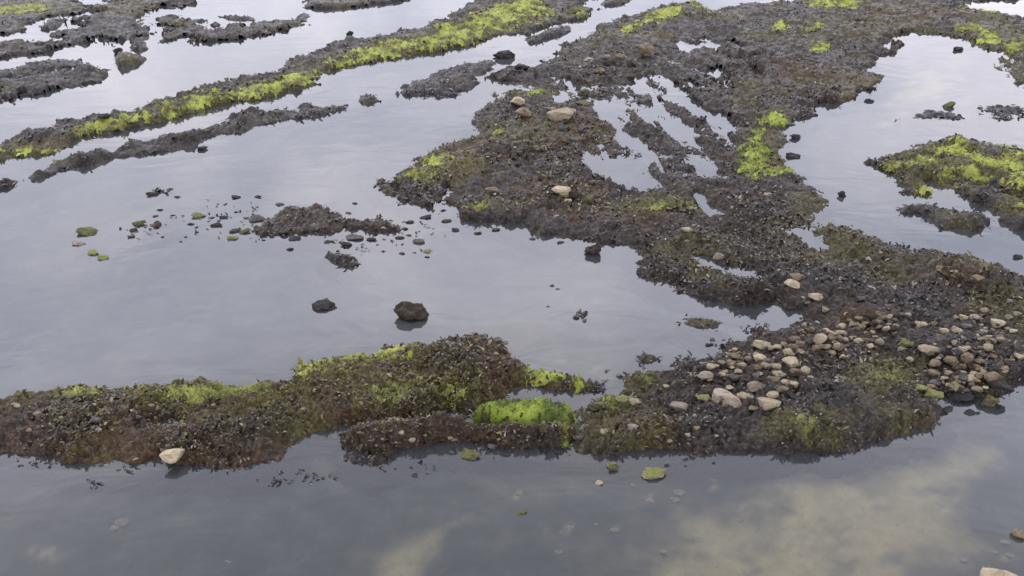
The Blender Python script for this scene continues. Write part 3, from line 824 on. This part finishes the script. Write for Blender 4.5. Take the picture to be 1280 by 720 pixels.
# --- the cobble spit, the ones large enough to tell apart
BIG = [(510,32,0,0,None)]
for x, y, w, hh, tone, lab in [
    (305,210,66,42,'pale','plump cream cobble at the upper left of the cobble spit'),
    (293,260,62,36,'pale','cream cobble directly below the plump one at the upper left of the spit'),
    (195,282,46,44,'tan','upright tan cobble at the left of the spit'),
    (90,322,70,36,'pink','pale cobble at the far left of the spit by the pool'),
    (88,410,62,46,'green','green-tinged round cobble at the left of the front row'),
    (180,415,128,50,'pink','long beige boulder in the front row of the spit'),
    (245,405,72,36,'pale','cream stone resting against the long beige boulder'),
    (283,365,64,54,'pink','round pinkish cobble above the front row of the spit'),
    (325,432,102,58,'pale','broad yellowish boulder at the right of the front row of the spit'),
    (345,395,52,36,'pale','cream cobble on the back of the broad yellowish boulder'),
    (360,290,46,36,'pale','small cream cobble on the left of the pale pile in the spit'),
    (372,320,56,36,'pale','cream cobble at the foot of the pale pile in the spit'),
    (415,278,72,58,'pale','largest cream cobble of the pale pile in the spit'),
    (430,312,46,40,'tan','tan cobble at the centre of the pale pile in the spit'),
    (466,310,46,46,'pale','cream cobble on the right of the pale pile in the spit'),
    (520,190,58,62,'pale','upright cream cobble standing above the pale pile'),
    (835,205,68,30,'olive','flat olive cobble left of the big yellowish boulder'),
    (925,230,78,54,'pale','big yellowish boulder between the two cobble drifts'),
    (1178,133,60,48,'pale','big cream cobble by itself near the right edge'),
    (1065,258,48,56,'tan','pointed tan cobble in the right cobble drift'),
    (1023,365,42,44,'green','yellow-green cobble in the right cobble drift'),
    (1168,332,66,56,'tan','large tan cobble at the right of the right cobble drift'),
    (1185,362,92,56,'dark','dark wet boulder below the large tan cobble at the right shore'),
    (1150,420,76,58,'olive','olive and cream boulder standing in the water at the right shore'),
    (930,397,102,40,'green','long cream stone with a green end at the left of the right cobble drift'),
    (900,372,52,26,'green','green stone tucked behind the long cream stone with a green end'),
    (1045,402,90,46,'dark','dark wet boulder at the water in front of the right cobble drift'),
    (995,318,40,36,'pink','pink cobble in the right cobble drift'),
    (1258,255,44,36,'pale','cream cobble at the right edge above the shore'),
    (640,135,30,28,'pink','pinkish cobble alone above the middle of the spit'),
    (745,200,36,46,'pink','upright pinkish cobble left of the flat olive one'),
    (1052,110,38,30,'pale','pointed pale cobble above the right cobble drift')]:
    q = c9(x, y)
    big = w > 64
    stone(q[0], q[1], w / 2.974, hh / 2.974, tone, lab, 'boulder' if 'boulder' in lab else 'cobble', 'boulder' if 'boulder' in lab else 'cobble', sink=.2)
# --- the smaller ones
spots = [(205,228,25,20),(210,255,46,28),(345,355,26,30),(395,350,46,30),(380,375,50,34),(405,240,46,44),(440,235,36,25),(545,218,42,30),(580,215,36,40),(740,98,36,26),(740,125,36,20),(700,215,40,20),(665,195,42,22),(610,190,30,22),(890,135,56,20),(1105,110,30,20),(1240,160,36,22),(1255,95,32,20),(1190,190,42,26),(1215,115,26,22),(1020,205,26,40),(1005,265,52,40),(945,280,52,42),(940,315,42,36),(1078,335,46,40),(1103,375,42,32),(1125,310,32,30),(800,140,30,22),(850,100,36,20),(270,445,46,22),(345,222,34,20),(560,185,36,34),(480,153,40,30),(365,220,40,18),(600,215,28,24),(690,130,28,18)]
for x, y, w, hh in spots:
    q = c9(x, y)
    stone(q[0], q[1], w / 2.974, hh / 2.974, random.choice(['pale', 'tan', 'pink', 'tan', 'pale']), 'fist-sized pale to tan cobble among the others of the cobble spit', 'cobble', 'cobble', 'fist-sized cobbles of the spit', sink=.15)


def scatter(zones, n, w, tones, label, name, cat, group, sink=.2):
    for _ in range(n):
        cx, cy, rx, ry = random.choice(zones)
        for _t in range(20):
            x, y = random.gauss(cx, rx * .5), random.gauss(cy, ry * .5)
            p = ground(x, y)
            if height_at(p[0], p[1]) > 0.02 and x < 1310:
                break
        else:
            continue
        ww = random.uniform(*w)
        stone(x, y, ww, ww * random.uniform(.6, .9), random.choice(tones), label, name, cat, group, sink)


scatter([(930,455,45,22),(1000,440,50,26),(1075,412,60,14),(1195,440,50,30),(1200,475,34,18),(990,470,36,18),(1245,430,26,40)], 62, (8, 16), ['pale', 'tan', 'tan', 'grey', 'pale', 'brown'],
        'cream or tan cobble, smaller than a fist, crowded with others on the spit', 'cobble', 'cobble', 'small cobbles crowded on the spit', .12)
scatter([(900,470,60,26),(960,440,70,30),(1080,405,80,20),(1060,430,60,20),(1190,440,70,40),(1195,480,50,22),(1240,420,40,50),(1120,400,60,16)], 95, (7, 15), ['tan', 'brown', 'tan', 'brown', 'grey', 'pale', 'pink'],
        'brownish cobble half buried in dark weed on the spit', 'cobble', 'cobble', 'half buried cobbles of the spit', .34)
scatter([(920,460,50,26),(1000,430,50,30),(1080,408,70,18),(1070,420,50,14),(1200,425,60,36),(1195,470,40,24),(1240,420,30,40),(1190,450,50,30)], 120, (5, 12), ['tan', 'pink', 'pale', 'grey', 'tan', 'brown'],
        'small pebble in the litter between the cobbles of the spit', 'pebble', 'pebble', 'pebbles between the cobbles')
scatter([(655,190,36,24),(680,205,30,30),(640,180,16,14),(700,170,40,20),(720,190,30,30)], 42, (5, 11), ['grey', 'grey', 'tan', 'brown'],
        'small greyish stone in the rubble below the large flat cream boulder', 'pebble', 'pebble', 'grey rubble on the upper reef')
scatter([(770,78,30,14),(740,95,40,14),(840,300,60,20),(900,300,60,20),(1060,365,70,20),(780,250,60,30)], 46, (4, 9), ['grey', 'tan', 'brown', 'grey', 'pink'],
        'small stone scattered over the weed of the broad reef', 'pebble', 'pebble', 'stones scattered over the reef')
scatter([(250,520,150,30),(120,530,90,24),(520,540,60,14),(850,545,70,14)], 34, (4, 9), ['pink', 'grey', 'tan', 'brown'],
        'small stone half hidden in the weed of the near ledges', 'pebble', 'pebble', 'stones in the weed of the near ledges')
# --- left shallows
for x, y, w, hh, tone, lab in [
    (249,269,20,10,'green','bright green triangular stone in the left shallows'),
    (290,297,16,8,'green','yellow-green stone under the dark olive one in the left shallows'),
    (305,289,17,10,'olive','dark olive round stone in the left shallows'),
    (294,246,15,8,'dark','dark round stone, topmost of the left shallows'),
    (174,279,20,10,'olive','dark green stone against the flat brownish rock patch'),
    (168,287,12,9,'brown','brown stone below the dark green one by the flat brownish patch'),
    (164,296,11,6,'dark','dark stone at the foot of the brown one by the flat brownish patch'),
    (109,289,28,11,'olive','olive-brown flat stone, farthest left in the shallows'),
    (98,304,17,9,'pink','purple-grey stone just below the farthest left olive-brown one'),
    (117,316,17,9,'green','mottled olive and cream stone, left of the low touching pair'),
    (127,322,18,8,'green','mottled olive and cream stone, right of the low touching pair'),
    (190,242,18,7,'dark','dark stone with a twig of weed, far left of the upper shallows'),
    (321,273,24,9,'grey','grey flat stone at the left end of the brown weedy ridge'),
    (433,305,15,12,'dark','upright dark stone just below the brown weedy ridge'),
    (443,296,24,10,'grey','grey stone beside the upright dark one below the ridge'),
    (525,301,17,9,'grey','grey stone at the right end of the shallows'),
    (535,314,13,5,'green','small green stone at the right end of the shallows')]:
    stone(x, y, w, hh, tone, lab, sink=.28, flat=.7)
for x, y, w, hh in [(222,246,10,5),(322,246,12,3),(200,262,9,4),(194,270,9,4),(216,269,7,4),(238,280,11,5),(280,271,14,5),(270,281,19,6),(246,290,7,4),(293,288,18,7),(295,265,6,5),(282,255,6,4),(368,298,20,9),(363,311,13,5),(465,299,16,8),(499,297,15,8),(511,294,9,5),(507,286,9,5),(512,277,14,5),(532,271,17,7),(554,263,9,5),(569,287,15,4),(558,276,15,4),(350,255,14,6),(444,254,10,6),(503,317,10,4),(518,316,6,4),(534,321,8,3),(479,314,7,3),(410,302,13,4),(436,266,10,5),(476,237,8,6),(690,357,8,4),(697,361,6,3),(685,383,6,3),(597,291,12,4),(620,286,14,4),(665,298,10,4),(700,303,12,4),(355,290,14,6),(340,296,9,4),(330,300,7,3),(308,272,10,4),(265,272,8,3),(232,296,6,3),(226,302,6,2),(203,296,6,3),(208,232,0,0)]:
    if w:
        stone(x, y, w * .9, hh * .85, random.choice(['dark', 'dark', 'dark', 'grey', 'brown']), 'small dark stone breaking the surface of the left shallows', 'stone', 'stone', 'dark stones of the left shallows', sink=.3, flat=.6)
for x, y, w, hh in [(850,616,16,6),(843,625,14,5),(812,626,12,6),(792,606,8,5),(892,600,12,6),(768,662,12,7),(712,660,12,6),(683,661,7,5),(648,618,8,5),(1256,678,14,6),(1262,694,10,6),(1244,690,9,5),(745,655,7,4),(700,690,14,6),(1205,700,10,5),(152,652,20,9),(143,660,12,6),(282,704,18,8),(925,650,10,5),(830,690,12,6)]:
    stone(x, y, w, hh, 'pale', 'pale stone lying under water on the near seabed', 'stone', 'stone', 'pale stones under the near water', sink=.3, on_bed=-.24, flat=.7)

# ------------------------------------------------------------------ loose weed on the water
def weed(label, spots, size, kind=None, n=5, name='seaweed_clump', group=None, cat='seaweed'):
    P, c0 = [], None
    for x, y, sx, sy in spots:
        for _ in range(n):
            p = ground(random.gauss(x, sx), random.gauss(y, sy))
            P.append(p + np.array([0, 0, .006]))
    P = np.array(P)
    org = P.mean(0) * np.array([1, 1, 0])
    L = RNG.uniform(.6, 1.2, len(P)) * size
    v, q, t = blades(P, RNG, L, L * RNG.uniform(.3, .6, len(P)), (.05, .4), RNG.uniform(0, .6, len(P)))
    me = mesh_arrays(name, v, q, M_FROND, {'tint': t, 'silt_haze': t * 0, 'olive': t * 0}, smooth=False, origin=org)
    return tag(link(name, me, loc=org), label, cat, group, kind)


weed('dark clump of weed floating in the middle pool', [(726,395,4,2.5)], .06, n=26)
weed('dark weed crumbs drifting in front of the left end of the long ledge', [(118,606,5,4),(40,580,8,3),(55,578,10,3),(160,588,8,2)], .035, 'stuff', 9, 'seaweed_crumbs')
weed('dark weed crumbs drifting off the bay of the long ledge', [(350,600,14,4),(385,592,10,6),(395,600,8,4),(345,603,4,2)], .04, 'stuff', 9, 'seaweed_crumbs')
weed('weed crumbs floating below the dark step', [(690,566,30,3),(520,580,18,4),(600,566,20,2)], .035, 'stuff', 8, 'seaweed_crumbs')
weed('strand of dark weed trailing right of the twiggy stone in the left shallows', [(200,239,5,1)], .09, n=14, name='seaweed_strand')
weed('dark weed scraps floating among the stone scatter of the left shallows', [(330,288,30,6),(260,280,24,8),(480,296,30,8),(525,290,25,12),(440,310,16,5),(180,288,16,6),(290,262,24,8)], .05, 'stuff', 22, 'seaweed_scraps')
weed('dark weed floating along the pool shore of the cobble spit', [(800,470,16,4),(905,432,14,5),(945,412,10,3),(862,452,18,4)], .06, 'stuff', 30, 'seaweed_drift')

# ------------------------------------------------------------------ seabed
def seabed():
    t2 = np.linspace(-math.pi, math.pi, 721)
    r2 = np.exp(np.concatenate([np.linspace(math.log(.02), math.log(2.0), 40)[:-1], np.linspace(math.log(2.0), math.log(900.0), 420)]))
    X = (r2[:, None] * np.sin(t2)[None, :]).ravel()
    Y = (r2[:, None] * np.cos(t2)[None, :]).ravel()
    P = np.stack([X, Y], 1)
    R = np.hypot(X, Y)
    z = -0.24 + 0.03 * fbm(X, Y, .8, 4, 3) * np.clip(20 / R, 0, 1)
    sand_sheen = np.zeros(len(P))
    for pl, soft, amt in [
        ([(760,780),(790,720),(800,690),(840,664),(850,642),(930,624),(990,602),(1060,604),(1120,582),(1190,574),(1240,566),(1210,600),(1190,630),(1200,660),(1230,680),(1190,700),(1150,722),(1120,780)], .34, 1.0),
        ([(430,790),(465,720),(480,690),(500,677),(545,658),(590,641),(593,648),(556,667),(548,690),(530,722),(500,790)], .12, .75)]:
        s, _ = poly_sd(P, gpoly(pl, -0.24))
        sand_sheen = np.maximum(sand_sheen, amt * sstep(s + (.2 if amt == 1.0 else .06) * fbm(X, Y, 2.2, 5, 55, .6), -soft * .6, soft) * (1 - .5 * (amt == 1.0) * sstep(fbm(X, Y, 1.9, 5, 56, .6), .25, .6)))
    for e in [(150,655,18,8),(280,704,18,6),(890,610,10,4),(850,616,12,3),(840,624,10,3),(808,624,8,4),(792,605,4,2),(710,660,10,4),(770,662,12,5),(745,655,5,2),(648,618,6,4),(682,660,4,2),(1256,677,9,3),(1262,695,6,5),(1160,110,60,26,-30),(700,452,12,3),(745,458,6,3),(60,690,30,8)]:  # pale bed spots; the slanting one in the right pool paints a cloud reflection
        m = blob_mask(P, e, -0.24)
        sand_sheen = np.maximum(sand_sheen, .8 * sstep(m + .5 * fbm(X, Y, 6, 3, 77), 0.0, .8))
    for e in [(985,642,30,9),(868,672,18,8),(1120,700,30,10),(930,700,20,5),(1170,612,40,8)]:
        m = blob_mask(P, e, -0.24)
        sand_sheen = sand_sheen * (1 - .7 * sstep(m + .4 * fbm(X, Y, 5, 3, 99), 0.0, .6))
    nt_, nr_ = len(t2), len(r2)
    i, j = np.meshgrid(np.arange(nr_ - 1), np.arange(nt_ - 1), indexing='ij')
    i, j = i.ravel(), j.ravel()
    Q = np.stack([i * nt_ + j, i * nt_ + j + 1, (i + 1) * nt_ + j + 1, (i + 1) * nt_ + j], 1)
    m, nt, out = new_mat('seabed')
    co = coords(nt)
    n1 = noise_node(nt, 3.5, 6, .62, co)
    n2 = noise_node(nt, 1.1, 4, .55, co, .5)
    rocky = ramp(nt, n1.outputs[0], [(.3, (.018, .02, .018)), (.5, (.04, .044, .04)), (.7, (.085, .088, .075))])
    sandy = ramp(nt, n1.outputs[0], [(.3, (.30, .25, .135)), (.55, (.44, .375, .21)), (.75, (.52, .45, .27))])
    f = math_node(nt, 'ADD', attr(nt, 'sand_sheen'), math_node(nt, 'MULTIPLY', maprange(nt, n2.outputs[0], .5, .75), .22))
    c = mix(nt, f, rocky, sandy)
    n4 = noise_node(nt, 17, 6, .7, co, .8)
    c = mix(nt, math_node(nt, 'MULTIPLY', maprange(nt, n4.outputs[0], .55, .68), .35), c, (.05, .048, .036))
    c = mix(nt, math_node(nt, 'MULTIPLY', maprange(nt, n4.outputs[0], .34, .28), .45), c, (.42, .39, .30))
    bsdf(nt, out, c, .9, .2, n1.outputs[0], .5, .05)
    o = link('seabed', mesh_arrays('seabed', np.stack([X, Y, z], 1), Q, m, {'sand_sheen': sand_sheen}))
    return tag(o, 'dark rocky seabed with pale sandy patches', kind='structure')


seabed()


# ------------------------------------------------------------------ water
WATER_IOR, WATER_BODY = 1.6, 0.10


def water():
    t2 = np.linspace(-math.pi, math.pi, 257)[:-1]
    V = [(0, 0, 0)]
    for r in (3, 12, 40, 150, 900):
        V += [(r * math.sin(a), r * math.cos(a), 0) for a in t2]
    n = len(t2)
    faces = [(0, 1 + (k + 1) % n, 1 + k) for k in range(n)]
    for g in range(4):
        a, b = 1 + g * n, 1 + (g + 1) * n
        faces += [(a + k, a + (k + 1) % n, b + (k + 1) % n, b + k) for k in range(n)]
    me = bpy.data.meshes.new('water')
    me.from_pydata(V, [], faces)
    me.update()
    m, nt, out = new_mat('still_sea_water')
    co = coords(nt)
    mp = nt.nodes.new('ShaderNodeMapping')
    mp.inputs['Scale'].default_value = (0.55, 1.0, 1.0)
    mp.inputs['Rotation'].default_value = (0, 0, math.radians(-18))
    nt.links.new(co, mp.inputs[0])
    n1 = noise_node(nt, 1.6, 3, .5, mp.outputs[0], .6)
    n2 = noise_node(nt, 7, 2, .5, mp.outputs[0])
    hgt = math_node(nt, 'ADD', n1.outputs[0], math_node(nt, 'MULTIPLY', n2.outputs[0], .004))
    b = nt.nodes.new('ShaderNodeBump')
    b.inputs['Strength'].default_value = 1.0
    b.inputs['Distance'].default_value = 0.006
    nt.links.new(hgt, b.inputs['Height'])
    fr = nt.nodes.new('ShaderNodeFresnel')
    fr.inputs['IOR'].default_value = WATER_IOR
    nt.links.new(b.outputs[0], fr.inputs['Normal'])
    tr = nt.nodes.new('ShaderNodeBsdfTransparent')
    tr.inputs[0].default_value = (.86, .88, .86, 1)
    df = nt.nodes.new('ShaderNodeBsdfDiffuse')
    df.inputs[0].default_value = (.33, .36, .40, 1)
    body = nt.nodes.new('ShaderNodeMixShader')
    body.inputs[0].default_value = WATER_BODY
    nt.links.new(tr.outputs[0], body.inputs[1])
    nt.links.new(df.outputs[0], body.inputs[2])
    gl = nt.nodes.new('ShaderNodeBsdfGlossy')
    gl.inputs['Roughness'].default_value = .03
    gl.inputs[0].default_value = (1, 1, 1, 1)
    nt.links.new(b.outputs[0], gl.inputs['Normal'])
    ms = nt.nodes.new('ShaderNodeMixShader')
    nt.links.new(fr.outputs[0], ms.inputs[0])
    nt.links.new(body.outputs[0], ms.inputs[1])
    nt.links.new(gl.outputs[0], ms.inputs[2])
    nt.links.new(ms.outputs[0], out.inputs[0])
    me.materials.append(m)
    return tag(link('water', me), 'calm grey sea water of the tidal pools', kind='structure')


water()

# ------------------------------------------------------------------ sky and sun
SUN_EL, SUN_AZ = math.radians(58), math.radians(-20)     # azimuth from the view direction, positive to the right
world = bpy.data.worlds.new('World')
sc.world = world
world.use_nodes = True
nt = world.node_tree
nt.nodes.clear()
wo = nt.nodes.new('ShaderNodeOutputWorld')
bg = nt.nodes.new('ShaderNodeBackground')
bg.inputs['Strength'].default_value = 0.1
sky = nt.nodes.new('ShaderNodeTexSky')
sky.sky_type = 'NISHITA'
sky.sun_disc = False
sky.sun_elevation = SUN_EL
sky.sun_rotation = SUN_AZ
tc = nt.nodes.new('ShaderNodeTexCoord')
sx = nt.nodes.new('ShaderNodeSeparateXYZ')
nt.links.new(tc.outputs['Generated'], sx.inputs[0])
zz = math_node(nt, 'ADD', math_node(nt, 'MAXIMUM', sx.outputs[2], 0.0), 0.18)
cb = nt.nodes.new('ShaderNodeCombineXYZ')
nt.links.new(math_node(nt, 'DIVIDE', sx.outputs[0], zz), cb.inputs[0])
nt.links.new(math_node(nt, 'DIVIDE', sx.outputs[1], zz), cb.inputs[1])
cn = noise_node(nt, 1.25, 6, .55, cb.outputs[0], .35)
cl = ramp(nt, cn.outputs[0], [(.34, (14.4, 15.0, 18.2)), (.5, (18.3, 18.3, 21.2)), (.64, (25.0, 24.0, 26.2))])
# cloud brightness by elevation: a bright band shaped to set the water's reflected tone
elr = nt.nodes.new('ShaderNodeValToRGB')
ee = elr.color_ramp.elements
for _ in range(6):
    ee.new(.5)
for e_, (p_, v_) in zip(ee, [(.1, .88), (.25, 1.02), (.33, 1.15), (.42, 1.30), (.5, 1.55), (.62, .80), (.74, .46), (1.0, .46)]):
    e_.position = p_
    e_.color = (v_ / 2, v_ / 2, v_ / 2, 1)
nt.links.new(sx.outputs[2], elr.inputs[0])
el = math_node(nt, 'MULTIPLY', elr.outputs[0], 2.0)
mul = nt.nodes.new('ShaderNodeVectorMath')
mul.operation = 'SCALE'
nt.links.new(cl, mul.inputs[0])
nt.links.new(el, mul.inputs['Scale'])
cover = maprange(nt, cn.outputs[0], .28, .5, .80, .96)
mx = mix(nt, cover, sky.outputs[0], mul.outputs[0])
nt.links.new(mx, bg.inputs['Color'])
nt.links.new(bg.outputs[0], wo.inputs[0])

sun = bpy.data.lights.new('sun', 'SUN')
sun.energy = 1.5
sun.angle = math.radians(14)
sun.color = (1.0, .96, .9)
so = bpy.data.objects.new('sun', sun)
d = Vector((math.sin(SUN_AZ) * math.cos(SUN_EL), math.cos(SUN_AZ) * math.cos(SUN_EL), math.sin(SUN_EL)))
so.rotation_euler = d.to_track_quat('Z', 'Y').to_euler()
so.location = d * 50
COL.objects.link(so)

# ------------------------------------------------------------------ picture
vs = sc.view_settings
vs.view_transform = 'Standard'
vs.look = 'None'
vs.gamma = 1.0
vs.exposure = 0.0
vs.use_curve_mapping = False
sc.cycles.max_bounces = 8
sc.cycles.transparent_max_bounces = 8
